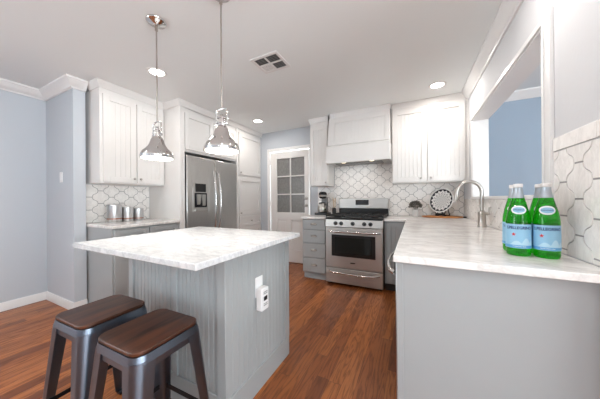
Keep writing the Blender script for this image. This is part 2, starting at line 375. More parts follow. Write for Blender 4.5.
def lantern(u0, u1, w0, w1, cu, cw, HP=.11, H=.15, g=.0028, T=None):
    """curved lantern tiles over a rectangle, clipped to it: one mesh (u, v out, w up)"""
    import bmesh
    hs = .027; A = Vector((hs, H / 2)); B = Vector((HP - hs, 0)); q = []
    d = (B - A); nrm = Vector((d.y, -d.x)).normalized() * -1
    for k in range(9):
        t = k / 8; q.append(A + d * t - nrm * (.0085 * math.sin(2 * PI * t)))
    q = [Vector((p.x, p.y)) for p in q]
    poly = q + [Vector((p.x, -p.y)) for p in q[::-1]] + [Vector((-p.x, -p.y)) for p in q] + [Vector((-p.x, p.y)) for p in q[::-1]]
    out = []
    for p in poly:
        if not out or (p - out[-1]).length > 1e-5: out.append(p)
    if (out[0] - out[-1]).length < 1e-5: out.pop()
    sc = 1 - 2 * g / H
    bm = bmesh.new()
    i0, i1 = int((u0 - cu) / HP) - 2, int((u1 - cu) / HP) + 2
    for i in range(i0, i1 + 1):
        j0, j1 = int((w0 - cw) / H) - 2, int((w1 - cw) / H) + 2
        for j in range(j0, j1 + 1):
            x = cu + i * HP; z = cw + j * H + (H / 2 if i % 2 else 0)
            if x + HP < u0 or x - HP > u1 or z + H < w0 or z - H > w1: continue
            f = bm.faces.new([bm.verts.new((x + p.x * sc, 0, z + p.y * sc)) for p in out])
    for co, no in (((u0, 0, 0), (-1, 0, 0)), ((u1, 0, 0), (1, 0, 0)), ((0, 0, w0), (0, 0, -1)), ((0, 0, w1), (0, 0, 1))):
        bmesh.ops.bisect_plane(bm, geom=bm.verts[:] + bm.edges[:] + bm.faces[:], plane_co=co, plane_no=no, clear_outer=True)
    bm.normal_update()
    m = MB(T)
    for f in bm.faces:
        vs = [v.co for v in f.verts]
        if f.normal.y < 0: vs = vs[::-1]
        n = len(vs); c = sum(vs, Vector()) / n
        inner = [c + (p - c) * .985 for p in vs]
        m.add([(p.x, .002, p.z) for p in vs] + [(p.x, .006, p.z) for p in inner],
              [tuple(range(n, 2 * n))] + [(k, (k + 1) % n, n + (k + 1) % n, n + k) for k in range(n)])
    bm.free(); return fix(m)

# ------------------------------------------------------------------ room shell
WT = .14
struct('floor', MB().box(XL - .2, XE + .2, YR - .2, YB + .2, -.05, 0), 'floor', origin=(0, 0, 0))
struct('ceiling', MB().box(XL - .2, XE + .2, YR - .2, YB + .2, CEIL, CEIL + .05), 'ceiling')
a, b = ADDED_LEFT_WINDOW
struct('wall_left', MB().box(XL - WT, XL, YR, a, 0, CEIL).box(XL - WT, XL, b, 1.11, 0, CEIL).box(XL - WT, XL, a, b, 0, .5).box(XL - WT, XL, a, b, 2.3, CEIL), 'blue')
r = sroot('window_3', (XL - .07, (a + b) / 2, .5)); m = MB(); x0, x1 = XL - .1, XL - .04  # added left glazing, unseen
for k in range(3): m.box(x0, x1, a + (b - a - .05) * k / 2, a + (b - a - .05) * k / 2 + .05, .5, 2.3)
for k in range(2):
    c0, c1 = a + (b - a - .05) * k / 2 + .05, a + (b - a - .05) * (k + 1) / 2; m.box(x0, x1, c0, c1, .5, .55).box(x0, x1, c0, c1, 2.25, 2.3)
build('window_frame', m, 'trim', r)
# short wall that ends beside the left cabinets, and the wall the left cabinets stand on
struct('wall_stub', MB().box(XL - WT, -3.24, 1.11, 1.214, 0, CEIL), 'blue')
struct('wall_cabinet_side', MB().box(-3.50, -3.36, 1.214, YB, 0, CEIL), 'white_wall')
# back wall with the doorway cut out
DX0, DX1, DZ = -2.476, -1.669, 2.07
m = MB().box(-3.36, DX0 - .02, YB, YB + WT, 0, CEIL).box(DX1 + .02, XR + WT, YB, YB + WT, 0, CEIL).box(DX0 - .02, DX1 + .02, YB, YB + WT, DZ + .02, CEIL)
struct('wall_back', m, 'blue')
# right wall with the pass-through opening
OY0, OY1, OZ0, OZ1, WE = 1.603, 3.235, 1.165, 2.06, 1.03
m = MB().box(XR, XR + WT, WE, OY0, 0, CEIL).box(XR, XR + WT, OY1, YB, 0, CEIL).box(XR, XR + WT, OY0, OY1, 0, OZ0).box(XR, XR + WT, OY0, OY1, OZ1, CEIL)
struct('wall_right', m, 'white_wall')
struct('wall_next_room', MB().box(XR + WT, XE, YB, YB + WT, 0, CEIL), 'blue_dim')
a, b = ADDED_SIDE_WINDOW
struct('wall_far_right', MB().box(XE, XE + WT, YR, a, 0, CEIL).box(XE, XE + WT, b, YB, 0, CEIL).box(XE, XE + WT, a, b, 0, WZ0).box(XE, XE + WT, a, b, WZ1, CEIL), 'blue')
r = sroot('window_2', (XE + .07, (a + b) / 2, WZ0)); m = MB(); x0, x1 = XE + .04, XE + .1  # added right glazing, unseen
for k in range(4): m.box(x0, x1, a + (b - a - .06) * k / 3, a + (b - a - .06) * k / 3 + .06, WZ0, WZ1)
for k in range(3):
    c0, c1 = a + (b - a - .06) * k / 3 + .06, a + (b - a - .06) * (k + 1) / 3; m.box(x0, x1, c0, c1, WZ0, WZ0 + .06).box(x0, x1, c0, c1, WZ1 - .06, WZ1)
build('window_frame', m, 'trim', r)
m = MB(); xs = [XL]
for a, b in ADDED_REAR_WINDOWS: xs += [a, b]
xs.append(XE)
for k in range(0, len(xs), 2): m.box(xs[k], xs[k + 1], YR - WT, YR, 0, CEIL)
for a, b in ADDED_REAR_WINDOWS: m.box(a, b, YR - WT, YR, 0, WZ0).box(a, b, YR - WT, YR, WZ1, CEIL)
struct('wall_rear', m, 'blue')
for k, (a, b) in enumerate(ADDED_REAR_WINDOWS):
    r = sroot('window_%d' % (k + 1), ((a + b) / 2, YR - .07, WZ0))  # added rear glazing, unseen
    m = MB(); y0, y1 = YR - .1, YR - .04
    m.box(a, a + .05, y0, y1, WZ0, WZ1).box(b - .05, b, y0, y1, WZ0, WZ1).box(a + .05, b - .05, y0, y1, WZ0, WZ0 + .05).box(a + .05, b - .05, y0, y1, WZ1 - .05, WZ1)
    m.box((a + b) / 2 - .02, (a + b) / 2 + .02, y0, y1, WZ0 + .05, WZ1 - .05)
    build('window_frame', m, 'trim', r)
# crown mouldings
def trim(n, mb, mat='trim', **kw): return struct('trim_%d' % n, mb, mat, **kw)
CZ = CEIL - .098
trim(1, sweep(MB(), [(XL, YR), (XL, 1.11), (-3.24, 1.11), (-3.24, 1.214)], CROWN, CZ))
trim(2, sweep(MB(), [(XR, 3.415), (XR, WE)], CROWN, CZ))
trim(3, sweep(MB(), [(XR + WT, YB), (XE, YB)], CROWN, CZ))
trim(4, sweep(MB(), [(XE, YB), (XE, YR)], CROWN, CZ))
CABCROWN = [(0, 0), (.008, 0), (.012, .012), (.034, .05), (.038, .0715), (0, .0715)]
FLATCROWN = [(0, 0), (.004, 0), (.006, .012), (.016, .05), (.018, .0715), (0, .0715)]
BASE = [(0, 0), (.015, 0), (.015, .075), (.009, .092), (0, .092)]
struct('baseboard_left', sweep(MB(), [(XL, YR), (XL, 1.11), (-3.24, 1.11), (-3.24, 1.214)], BASE, 0), 'trim')
struct('baseboard_right', sweep(MB(), [(XE, YB), (XE, ADDED_SIDE_WINDOW[1] + .02)], BASE, 0), 'trim')
struct('baseboard_next_room', sweep(MB(), [(XR + WT, YB), (XE - .02, YB)], BASE, 0), 'trim')
# pass-through lining, casing and sill
L0 = .012
m = MB().box(XR - .004, XR + WT + .004, OY0, OY0 + L0, OZ0, OZ1).box(XR - .004, XR + WT + .004, OY1 - L0, OY1, OZ0, OZ1).box(XR - .004, XR + WT + .004, OY0 + L0, OY1 - L0, OZ1 - L0, OZ1)
m.box(XR - .022, XR + WT + .03, OY0 - .02, OY1 + .02, OZ0 - .005, OZ0 + .018)
trim(5, m, bevel=.002)
m = MB().box(XR - .018, XR - .0005, OY0 - .072, OY0, OZ0 - .005, OZ1 + .03).box(XR - .024, XR - .018, OY0 - .02, OY0 - .004, OZ0 - .005, OZ1 + .01)
m.box(XR - .014, XR - .0005, OY0, OY1 + .03, OZ1, OZ1 + .032).box(XR - .014, XR - .0005, OY1, OY1 + .03, OZ0 - .005, OZ1)
trim(6, m, bevel=.003)

# back door with six panes
d = sroot('door_1', ((DX0 + DX1) / 2, YB, 0))
m = MB().box(DX0 - .075, DX0 - .012, YB - .02, YB + .1, 0, DZ + .075).box(DX1 + .012, DX1 + .03, YB - .02, YB + .1, 0, DZ + .075).box(DX0 - .012, DX1 + .012, YB - .02, YB + .1, DZ + .012, DZ + .075)
build('door_frame', m, 'trim', d, .004)
T = FNY(DX0, YB + .03, 0); W = DX1 - DX0; m = MB(T)
gx0, gx1, gz0, gz1 = .139, .72, .93, 1.94
m.box(0, gx0, 0, .042, .012, DZ).box(gx1, W, 0, .042, .012, DZ).box(gx0, gx1, 0, .042, gz1, DZ).box(gx0, gx1, 0, .042, .79, gz0)
m.box(gx0, gx1, 0, .042, .012, .24).box(W / 2 - .045, W / 2 + .045, 0, .042, .24, .79)
for a, b in ((gx0, W / 2 - .045), (W / 2 + .045, gx1)): m.box(a, b, 0, .028, .24, .79).box(a + .035, b - .035, .028, .036, .275, .755)
mw = .022; cx = (gx0 + gx1) / 2
m.box(cx - mw / 2, cx + mw / 2, .004, .038, gz0, gz1)
hz = (gz1 - gz0) / 3
for k in (1, 2): m.box(gx0, gx1, .004, .037, gz0 + hz * k - mw / 2, gz0 + hz * k + mw / 2)
leaf = build('door_leaf', fix(m), 'cab', d, .003)
for i in range(2):
    for j in range(3):
        a, b = (gx0, cx - mw / 2) if i == 0 else (cx + mw / 2, gx1)
        build('pane', fix(MB(T).box(a, b, .012, .018, gz0 + hz * j + (mw / 2 if j else 0), gz0 + hz * (j + 1) - (mw / 2 if j < 2 else 0))), 'pane', leaf)
for z in (1.19, 1.065):
    k = MB(T @ Matrix.Translation((W - .045, .042, z)) @ Matrix.Rotation(-PI / 2, 4, 'X')).lathe([(.028, 0), (.028, .006), (.012, .01), (.011, .03), (.025, .036), (.027, .05), (.018, .06), (.001, .062)], n=18)
    build('door_knob' if z < 1.1 else 'deadbolt', fix(k), 'nickel', leaf)
for z in (1.88, 1.1, .25): build('hinge', MB().box(DX0 - .018, DX0 + .006, YB - .026, YB - .013, z - .045, z + .045), 'trim', d)
trim(7, MB().box(DX0 - .01, DX1 + .01, YB - .03, YB + .13, 0, .012), 'thresh', bevel=.004)

# ------------------------------------------------------------------ tile backsplashes
def backsplash(label, T, rects, cu, cw):
    g = MB(T)
    for u0, u1, w0, w1 in rects: g.box(u0, u1, .0008, .003, w0, w1)
    fix(g)
    xs = [p.x for p in g.v]; ys = [p.y for p in g.v]
    t = thing('backsplash', label, 'backsplash', ((min(xs) + max(xs)) / 2, (min(ys) + max(ys)) / 2, min(p.z for p in g.v)))
    build('grout', g, 'grout', t)
    m = MB()
    for u0, u1, w0, w1 in rects: q = lantern(u0, u1, w0, w1, cu, cw, T=T); m.v, m.f = m.v + q.v, m.f + [tuple(i + len(m.v) for i in f) for f in q.f]
    build('tile_field', m, 'tile', t, smooth=25)
    return t
CT = .915
backsplash('white lantern shaped wall tiles behind the cooker and plate', FNY(0, YB, 0), [(-1.50, -1.19, CT + .001, 1.385), (-1.19, -.272, CT + .001, 1.72), (-.272, XR - .007, CT + .001, 1.385)], -.69, 1.455)
backsplash('white lantern shaped wall tiles behind the three metal canisters', FX(-3.36, 0, 0), [(1.25, 1.955, CT + .001, 1.36)], 1.395, 1.215)
bs = backsplash('large near white lantern wall tiles behind the green bottles', FNX(XR, 0, 0), [(-1.53, -WE - .005, CT + .001, 1.384), (-YB + .007, -1.53, CT + .001, OZ0 - .008)], -1.346, 1.236)
m = MB()
for a, b in ((WE + .005, 1.2345), (1.2365, 1.529)): m.box(XR - .009, XR - .0008, a, b, 1.387, 1.45)
build('cap_tile', m, 'tile', bs, .002)

# ------------------------------------------------------------------ cabinet builders
def carcass(parent, x0, x1, y0, y1, z0, z1, mat, name='body'): return build(name, MB().box(x0, x1, y0, y1, z0, z1), mat, parent, .002)

# left base cabinet
t = thing('base_cabinet', 'grey base cabinet against the left wall under the canisters', 'cabinet', (-3.04, 1.61, 0))
carcass(t, -3.355, -2.735, 1.226, 1.953, .1, CT - .03, 'gray')
build('toe_kick', MB().box(-3.355, -2.8, 1.226, 1.953, 0, .1), 'gray', t)
T = FX(-2.735, 1.226, 0)
for a, b in ((.015, .355), (.365, .71)):
    dr = build('drawer', door_mb(T, a, b, .70, .865, .045, bead=False), 'gray', t, .002); cup_pull(dr, T, (a + b) / 2, .785)
    dd = build('door', door_mb(T, a, b, .115, .69), 'gray', t, .002); knob(dd, T, b - .03 if a < .1 else a + .03, .64)
tag(build('countertop', MB().box(-3.356, -2.705, 1.217, 1.957, CT - .03, CT), 'stone2', None, .004), 'white stone worktop carrying three metal canisters', 'countertop')
# left upper cabinet
t = thing('wall_cabinet', 'white two door wall cabinet above the three canisters', 'cabinet', (-3.19, 1.6, 1.365))
carcass(t, -3.358, -3.022, 1.25, 1.955, 1.365, 2.40, 'cab')
T = FX(-3.022, 1.25, 0)
for a, b, k in ((.025, .355, .325), (.365, .695, .395)):
    dd = build('door', door_mb(T, a, b, 1.38, 2.34), 'cab', t, .002); knob(dd, T, k, 1.43)
build('crown', sweep(MB(), [(-3.23, 1.249), (-3.02, 1.249), (-3.02, 1.955)], CABCROWN[::1], 2.398), 'cab', t)

# fridge surround and fridge
t = thing('fridge_surround', 'white tall panels and cupboard boxing in the steel fridge', 'cabinet', (-3.02, 2.5, 0))
build('side_panel', MB().box(-3.358, -2.70, 1.96, 2.03, 0, 2.43), 'cab', t, .002)
build('side_panel', MB().box(-3.358, -2.70, 3.02, 3.065, 0, 2.43), 'cab', t, .002)
carcass(t, -3.358, -2.72, 2.03, 3.02, 1.82, 2.43, 'cab')
T = FX(-2.72, 2.03, 0)
for a, b, k in ((.012, .49, .46), (.50, .978, .53)):
    dd = build('door', door_mb(T, a, b, 1.85, 2.34, bead=False), 'cab', t, .002); knob(dd, T, k, 1.89)
build('crown', sweep(MB(), [(-3.0, 1.9595), (-2.699, 1.9595), (-2.699, 3.066)], CABCROWN, 2.398), 'cab', t)
t = thing('fridge', 'stainless side by side fridge with water dispenser', 'fridge', (-2.99, 2.52, 0))
build('body', MB().box(-3.34, -2.755, 2.05, 3.0, .02, 1.76), 'gplastic', t, .004)
ys = 2.535
ld = build('freezer_door', MB().box(-2.75, -2.69, 2.048, ys - .004, .06, 1.775), 'steel', t, .008)
rd = build('fridge_door', MB().box(-2.75, -2.69, ys + .004, 3.002, .06, 1.775), 'steel', t, .008)
build('base_grille', MB().box(-2.75, -2.71, 2.06, 2.99, .005, .055), 'black', t)
for yy, pr, s in ((ys - .035, ld, -1), (ys + .04, rd, 1)):
    pts = []
    for k in range(15):
        q = k / 14; pts.append((-2.69 + .012 + .055 * math.sin(PI * q) ** .6, yy + s * .012 * math.sin(PI * q), .72 + .88 * q))
    build('handle', MB().tube(pts, .013, 10), 'chrome', pr)
dp = build('dispenser', MB().box(-2.69, -2.684, 2.14, 2.395, 1.01, 1.36), 'steel_h', ld, .002)
build('recess', MB().box(-2.684, -2.681, 2.165, 2.37, 1.07, 1.27), 'darkm', dp)
build('control_panel', MB().box(-2.684, -2.676, 2.18, 2.35, 1.285, 1.40), 'black', dp, .002)
build('drip_tray', MB().box(-2.684, -2.665, 2.165, 2.37, 1.02, 1.045), 'steel_h', dp, .002)
m = MB().hexa([(-2.681, 2.20, 1.11), (-2.681, 2.25, 1.11), (-2.672, 2.25, 1.12), (-2.672, 2.20, 1.12)], [(-2.681, 2.19, 1.25), (-2.681, 2.26, 1.25), (-2.668, 2.26, 1.25), (-2.668, 2.19, 1.25)])
m.hexa([(-2.681, 2.29, 1.09), (-2.681, 2.34, 1.09), (-2.672, 2.34, 1.10), (-2.672, 2.29, 1.10)], [(-2.681, 2.27, 1.25), (-2.681, 2.34, 1.25), (-2.668, 2.34, 1.25), (-2.668, 2.27, 1.25)])
build('paddle', m, 'steel', dp)

# pantry
t = thing('pantry_cabinet', 'tall white pantry cabinet between the fridge and the glazed door', 'cabinet', (-3.04, 3.395, 0))
carcass(t, -3.358, -2.72, 3.067, 3.727, .0, 2.43, 'cab')
T = FX(-2.72, 3.067, 0)
for w0, w1, kk in ((1.61, 2.35, 1.65), (.905, 1.57, .94)):
    dd = build('door', door_mb(T, .02, .64, w0, w1, .07, bead=False), 'cab', t, .003); knob(dd, T, .045, kk)
dd = build('drawer', door_mb(T, .02, .64, .70, .885, .045, bead=False), 'cab', t, .003); knob(dd, T, .33, .79)
dd = build('door', door_mb(T, .02, .64, .10, .685, .07, bead=False), 'cab', t, .003); knob(dd, T, .045, .63)
build('crown', sweep(MB(), [(-2.70, 3.067), (-2.70, 3.727)], CABCROWN, 2.398), 'cab', t)

# drawer base left of the range
t = thing('drawer_cabinet', 'grey four drawer base cabinet between the door and the cooker', 'cabinet', (-1.295, 3.4, 0))
carcass(t, -1.485, -1.112, 3.07, 3.725, .1, CT - .03, 'gray')
build('toe_kick', MB().box(-1.485, -1.112, 3.12, 3.725, 0, .1), 'gray', t)
T = FNY(-1.485, 3.07, 0)
for w0, w1 in ((.735, .875), (.54, .725), (.328, .53), (.115, .318)):
    dr = build('drawer', fix(MB(T).box(.012, .362, 0, .02, w0, w1)), 'gray', t, .004); cup_pull(dr, T, .187, (w0 + w1) / 2 + .005)
tag(build('countertop', MB().box(-1.50, -1.107, 3.035, 3.726, CT - .03, CT), 'stone2', None, .004), 'short white stone worktop under the coffee maker', 'countertop')
# corner base cabinet right of the range
t = thing('base_cabinet', 'grey corner base cabinet right of the cooker', 'cabinet', (.13, 3.4, 0))
carcass(t, -.335, XR - .008, 3.07, 3.725, .1, CT - .03, 'gray')
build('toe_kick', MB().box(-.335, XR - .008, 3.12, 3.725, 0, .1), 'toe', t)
T = FNY(-.335, 3.07, 0)
dd = build('door', door_mb(T, .03, .235, .12, .87, .05), 'gray', t, .002)
# peninsula
t = thing('peninsula_cabinet', 'long grey peninsula cabinet under the bottles and tap', 'cabinet', (.27, 2.1, 0))
PX = -.058
carcass(t, PX, XR - .008, 1.165, 3.068, .1, CT - .03, 'gray')
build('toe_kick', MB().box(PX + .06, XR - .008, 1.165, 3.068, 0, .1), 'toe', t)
m = MB().box(PX - .016, XR - .008, 1.145, 1.165, .0, CT - .03)
m.box(PX - .016, PX + .012, 1.141, 1.145, 0, CT - .03)
build('end_panel', m, 'gray', t, .002)
T = FNX(PX, 3.068, 0)
for a, b in ((.05, .62), (.63, 1.20)):
    dd = build('door', door_mb(T, a, b, .12, .87), 'gray', t, .002); knob(dd, T, b - .03 if a < .1 else a + .03, .80)
t = thing('dishwasher', 'built-in dishwasher with curved steel handle in the peninsula', 'dishwasher', (PX - .015, 1.50, .1))
build('door_panel', MB().box(PX - .024, PX - .001, 1.20, 1.80, .11, .875), 'steel', t, .004)
build('control_strip', MB().box(PX - .028, PX - .024, 1.20, 1.80, .80, .875), 'black', t)
hp = [(PX - .028 - .05 * math.sin(PI * k / 14) ** .5, 1.225 + .55 * k / 14, .80 - 0.0 * k) for k in range(15)]
build('handle', MB().tube(hp, .011, 10), 'chrome', t)
poly = [(-.085, 1.10), (XR - .008, 1.10), (XR - .008, 3.722), (-.338, 3.722), (-.338, 3.035), (-.085, 3.035)]
tag(build('countertop', MB().prism(poly, CT - .03, CT, 'z'), 'stone2', None, .004), 'long white marble-look worktop of the peninsula running round to the cooker', 'countertop')

# upper cabinets on the back wall
t = thing('wall_cabinet', 'narrow white wall cabinet above the coffee maker', 'cabinet', (-1.35, 3.56, 1.38))
carcass(t, -1.505, -1.195, 3.42, 3.722, 1.38, 2.40, 'cab')
T = FNY(-1.505, 3.42, 0)
dd = build('door', door_mb(T, .012, .298, 1.392, 2.33, .055), 'cab', t, .002); knob(dd, T, .272, 1.43)
build('crown', sweep(MB(), [(-1.506, 3.70), (-1.506, 3.415), (-1.195, 3.415)], FLATCROWN, 2.398), 'cab', t)
t = thing('wall_cabinet', 'wide white two door wall cabinet above the patterned plate', 'cabinet', (.17, 3.56, 1.38))
carcass(t, -.27, XR - .03, 3.42, 3.722, 1.38, 2.40, 'cab')
build('filler_strip', MB().box(XR - .03, XR - .001, 3.425, 3.722, 1.38, 2.40), 'cab', t)
T = FNY(-.27, 3.42, 0)
for a, b, k in ((.015, .426, .355), (.436, .838, .47)):
    dd = build('door', door_mb(T, a, b, 1.395, 2.365), 'cab', t, .002); knob(dd, T, k, 1.435)
build('crown', sweep(MB(), [(-.27, 3.42), (XR - .03, 3.42)], FLATCROWN, 2.398), 'cab', t)
# hood
t = thing('range_hood', 'white beaded timber extractor hood over the cooker', 'range hood', (-.73, 3.5, 1.70))
hx0, hx1 = -1.178, -.274
m = MB().box(hx0, hx1, 3.25, 3.28, 1.70, 1.93).box(hx0, hx0 + .02, 3.28, 3.722, 1.70, 1.93).box(hx1 - .02, hx1, 3.28, 3.722, 1.70, 1.93).box(hx0 + .02, hx1 - .02, 3.28, 3.722, 1.90, 1.93)
build('lower_band', m, 'cab', t, .003)
build('moulding', MB().prism([(3.25, 1.93), (3.25, 1.945), (3.275, 1.965), (3.30, 1.965), (3.30, 1.93)], hx0, hx1, 'x'), 'cab', t)
# tapered shaft
build('shaft', MB().hexa([(hx0 + .012, 3.292, 1.965), (hx1 - .008, 3.292, 1.965), (hx1 - .008, 3.722, 1.965), (hx0 + .012, 3.722, 1.965)],
                         [(hx0 + .03, 3.37, 2.40), (hx1 - .008, 3.37, 2.40), (hx1 - .008, 3.722, 2.40), (hx0 + .03, 3.722, 2.40)]), 'cab', t, .002)
tl = math.atan2(.078, .435)
Th = Matrix.Translation((0, 3.292, 1.965)) @ Matrix.Rotation(-tl, 4, 'X') @ face((0, 0, 0), (1, 0, 0), (0, -1, 0))
m = MB(Th); H = .435 / math.cos(tl)
m.box(hx0 + .018, hx0 + .12, 0, .012, .005, H).box(hx1 - .07, hx1 - .01, 0, .012, .005, H).box(hx0 + .12, hx1 - .07, 0, .012, .005, .05).box(hx0 + .12, hx1 - .07, 0, .012, H - .09, H)
m.prism(grooves(hx0 + .12, hx1 - .07, 0, .005, .05, .003, .006), .05, H - .09, 'z')
build('beaded_front', fix(m), 'cab', t, .002)
build('crown', sweep(MB(), [(hx0 + .03, 3.365), (hx1, 3.365)], FLATCROWN, 2.398), 'cab', t)
build('liner', MB().box(hx0 + .021, hx1 - .021, 3.281, 3.72, 1.715, 1.735), 'steel_h', t)
build('filter', MB().box(-1.08, -.40, 3.42, 3.66, 1.706, 1.715), 'gplastic', t, .002)
for x in (-.93, -.53): build('hood_light', MB().lathe([(.001, 0), (.03, 0), (.034, .004), (.034, .008)], (x, 3.35, 1.707), 20), 'glow', t)
ld_ = bpy.data.lights.new('hood_lamp', 'AREA'); ld_.shape = 'RECTANGLE'; ld_.size = .4; ld_.size_y = .05; ld_.energy = .8; ld_.color = (1, .9, .78)
lo = bpy.data.objects.new('hood_lamp', ld_); COL.objects.link(lo); lo.location = (-.75, 3.335, 1.70)

# ------------------------------------------------------------------ range
t = thing('range_cooker', 'stainless gas range with five burners between grey cabinets', 'cooker', (-.725, 3.35, 0))
rx0, rx1, ry0, ry1 = -1.10, -.343, 3.0, 3.66
build('body', MB().box(rx0 + .004, rx1 - .004, ry0 + .04, 3.70, .03, .895), 'gplastic', t, .002)
for x in (rx0 + .05, rx1 - .05):
    for y in (3.09, 3.64): build('foot', MB().cyl((x, y, 0), (x, y, .03), .02), 'black', t)
build('cooktop', MB().box(rx0, rx1, ry0 + .005, ry1, .895, .918), 'black', t, .004)
build('control_panel', MB().hexa([(rx0, ry0 - .004, .795), (rx1, ry0 - .004, .795), (rx1, ry0 + .045, .795), (rx0, ry0 + .045, .795)],
      [(rx0, ry0 + .006, .893), (rx1, ry0 + .006, .893), (rx1, ry0 + .045, .893), (rx0, ry0 + .045, .893)]), 'steel_h', t, .002)
for x in (-.955, -.876, -.722, -.573, -.495):
    k = MB(Matrix.Translation((x, ry0 + .001, .843)) @ Matrix.Rotation(PI / 2 - .1, 4, 'X')).lathe([(.026, 0), (.026, .008), (.021, .012), (.019, .034), (.001, .036)], n=20)
    kb = build('knob', k, 'black', t)
od = build('oven_door', MB().box(rx0 + .003, rx1 - .003, ry0 - .006, ry0 + .04, .245, .785), 'steel_h', t, .006)
build('oven_window', MB().box(-1.01, -.435, ry0 - .009, ry0 - .006, .40, .69), 'black', od, .003)
build('window_glass', MB().box(-.965, -.48, ry0 - .0105, ry0 - .009, .44, .655), 'darkglass', od)
hp = [(-1.06 + .68 * k / 16, ry0 - .006 - .055 * (1 - (2 * k / 16 - 1) ** 6) ** .5, .735) for k in range(17)]
build('handle', MB().tube(hp, .012, 10), 'chrome', od)
build('badge', MB().box(-.755, -.69, ry0 - .008, ry0 - .006, .318, .33), 'display', od)
sd = build('storage_drawer', MB().box(rx0 + .003, rx1 - .003, ry0 - .004, ry0 + .04, .035, .235), 'steel_h', t, .006)
hp = [(-1.05 + .66 * k / 16, ry0 - .004 - .045 * (1 - (2 * k / 16 - 1) ** 6) ** .5, .195 - .012 * math.sin(PI * k / 16)) for k in range(17)]
build('handle', MB().tube(hp, .012, 10), 'chrome', sd)
bg = build('backguard', MB().box(rx0, rx1, 3.655, 3.715, 1.02, 1.18), 'steel_h', t, .006)
build('backguard_base', MB().box(rx0, rx1, 3.66, 3.715, .90, 1.02), 'black', t, .003)
build('display', MB().box(-.83, -.625, 3.651, 3.655, 1.075, 1.155), 'display', bg, .002)
for gx in (-.98, -.7225, -.465):
    m = MB(); w2 = .118; z = .95; y0, y1 = 3.04, 3.63
    for x in (gx - w2, gx + w2): m.box(x - .006, x + .006, y0, y1, z - .014, z)
    for y in (y0, (y0 + y1) / 2, y1): m.box(gx - w2, gx + w2, y - .006, y + .006, z - .014, z)
    for y in (y0 + .14, y1 - .14):
        for a in (0, PI / 4, PI / 2, 3 * PI / 4):
            c, s_ = math.cos(a) * .09, math.sin(a) * .09
            m.tube([(gx - c, y - s_, z - .006), (gx + c, y + s_, z - .006)], .005, 6)
    for x in (gx - w2, gx + w2):
        for y in (y0, y1): m.box(x - .007, x + .007, y - .007, y + .007, .918, z - .01)
    build('grate', m, 'iron', t)
for x, y in ((-.98, 3.18), (-.98, 3.49), (-.7225, 3.335), (-.465, 3.18), (-.465, 3.49)):
    build('burner', MB().lathe([(.048, 0), (.048, .01), (.034, .012), (.034, .02), (.001, .022)], (x, y, .917), 20), 'iron', t)

# ------------------------------------------------------------------ island
ix0, ix1, iy0, iy1 = -1.715, -.868, .882, 1.508
t = thing('kitchen_island', 'grey beaded kitchen island under the two pendant lamps', 'kitchen island', (-1.29, 1.2, 0))
build('core', MB().box(ix0, ix1, iy0, iy1, .0, CT - .03), 'gray', t)
TF, TR_ = FNY(ix0, iy0, 0), FX(ix1, iy0, 0); LW, DW = ix1 - ix0, iy1 - iy0
m = MB(TF)
for a, b in ((.045, .455), (.485, LW - .045)): m.prism(grooves(a, b, 0, .007, .036, .006, .009), .155, CT - .03, 'z')
build('beaded_panel', fix(m), 'gray', t)
for a, b in ((0, .045), (.455, .485), (LW - .045, LW + .014)): build('stile', fix(MB(TF).box(a, b, 0, .02, .155, CT - .03)), 'gray', t, .002)
build('base_rail', fix(MB(TF).box(-.014, LW + .014, 0, .016, 0, .155)), 'gray', t, .004)
m = MB(TR_).prism(grooves(0.0, DW - .05, 0, .006, .04, .003, .005), .14, CT - .03, 'z'); build('beaded_panel', fix(m), 'gray', t)
m = MB(TR_).box(DW - .05, DW + .01, 0, .016, .14, CT - .03); build('stile', fix(m), 'gray', t, .002)
m = MB(TR_).box(-.014, DW + .01, 0, .014, 0, .14); build('base_rail', fix(m), 'gray', t, .003)
TL = FNX(ix0, iy1, 0)
build('beaded_panel', fix(MB(TL).prism(grooves(0, DW, 0, .006, .04), .14, CT - .03, 'z')), 'gray', t)
TB = face((ix1, iy1, 0), (-1, 0, 0), (0, 1, 0))
for a, b in ((.02, .42), (.43, .83)):
    dd = build('door', door_mb(TB, a, b, .12, .86), 'gray', t, .002); knob(dd, TB, b - .03 if a < .1 else a + .03, .8)
tag(build('island_top', MB().box(-1.858, -.778, .63, 1.562, CT - .03, CT), 'stone', None, .004), 'white veined marble island top overhanging on the stool side', 'countertop')
# outlet and plug-in gadget on the island side
t = thing('wall_outlet', 'white outlet plate on the island side', 'outlet', (ix1 + .006, 1.150, .585))
build('plate', MB().box(ix1 + .006, ix1 + .011, 1.115, 1.187, .575, .695), 'plastic', t, .002)
build('socket', MB().box(ix1 + .011, ix1 + .013, 1.133, 1.169, .645, .675), 'plastic', t, .002)
t = thing('plug_in_detector', 'white plug-in detector hanging from the outlet on the island side', 'detector', (ix1 + .012, 1.155, .50))
build('case', MB().box(ix1 + .0135, ix1 + .058, 1.113, 1.187, .50, .635), 'plastic', t, .008)
build('sensor_window', MB().box(ix1 + .058, ix1 + .0595, 1.133, 1.167, .56, .585), 'black', t)
for z in (.60, .61, .53, .54): build('slot', MB().box(ix1 + .058, ix1 + .0592, 1.130, 1.170, z, z + .004), 'gplastic', t)
# light switch
t = thing('light_switch', 'white light switch on the blue wall at the left', 'light switch', (-3.53, 1.108, 1.39))
build('plate', MB().box(-3.565, -3.495, 1.104, 1.1098, 1.38, 1.495), 'plastic', t, .002)
build('rocker', MB().box(-3.545, -3.515, 1.100, 1.104, 1.405, 1.47), 'plastic', t, .002)

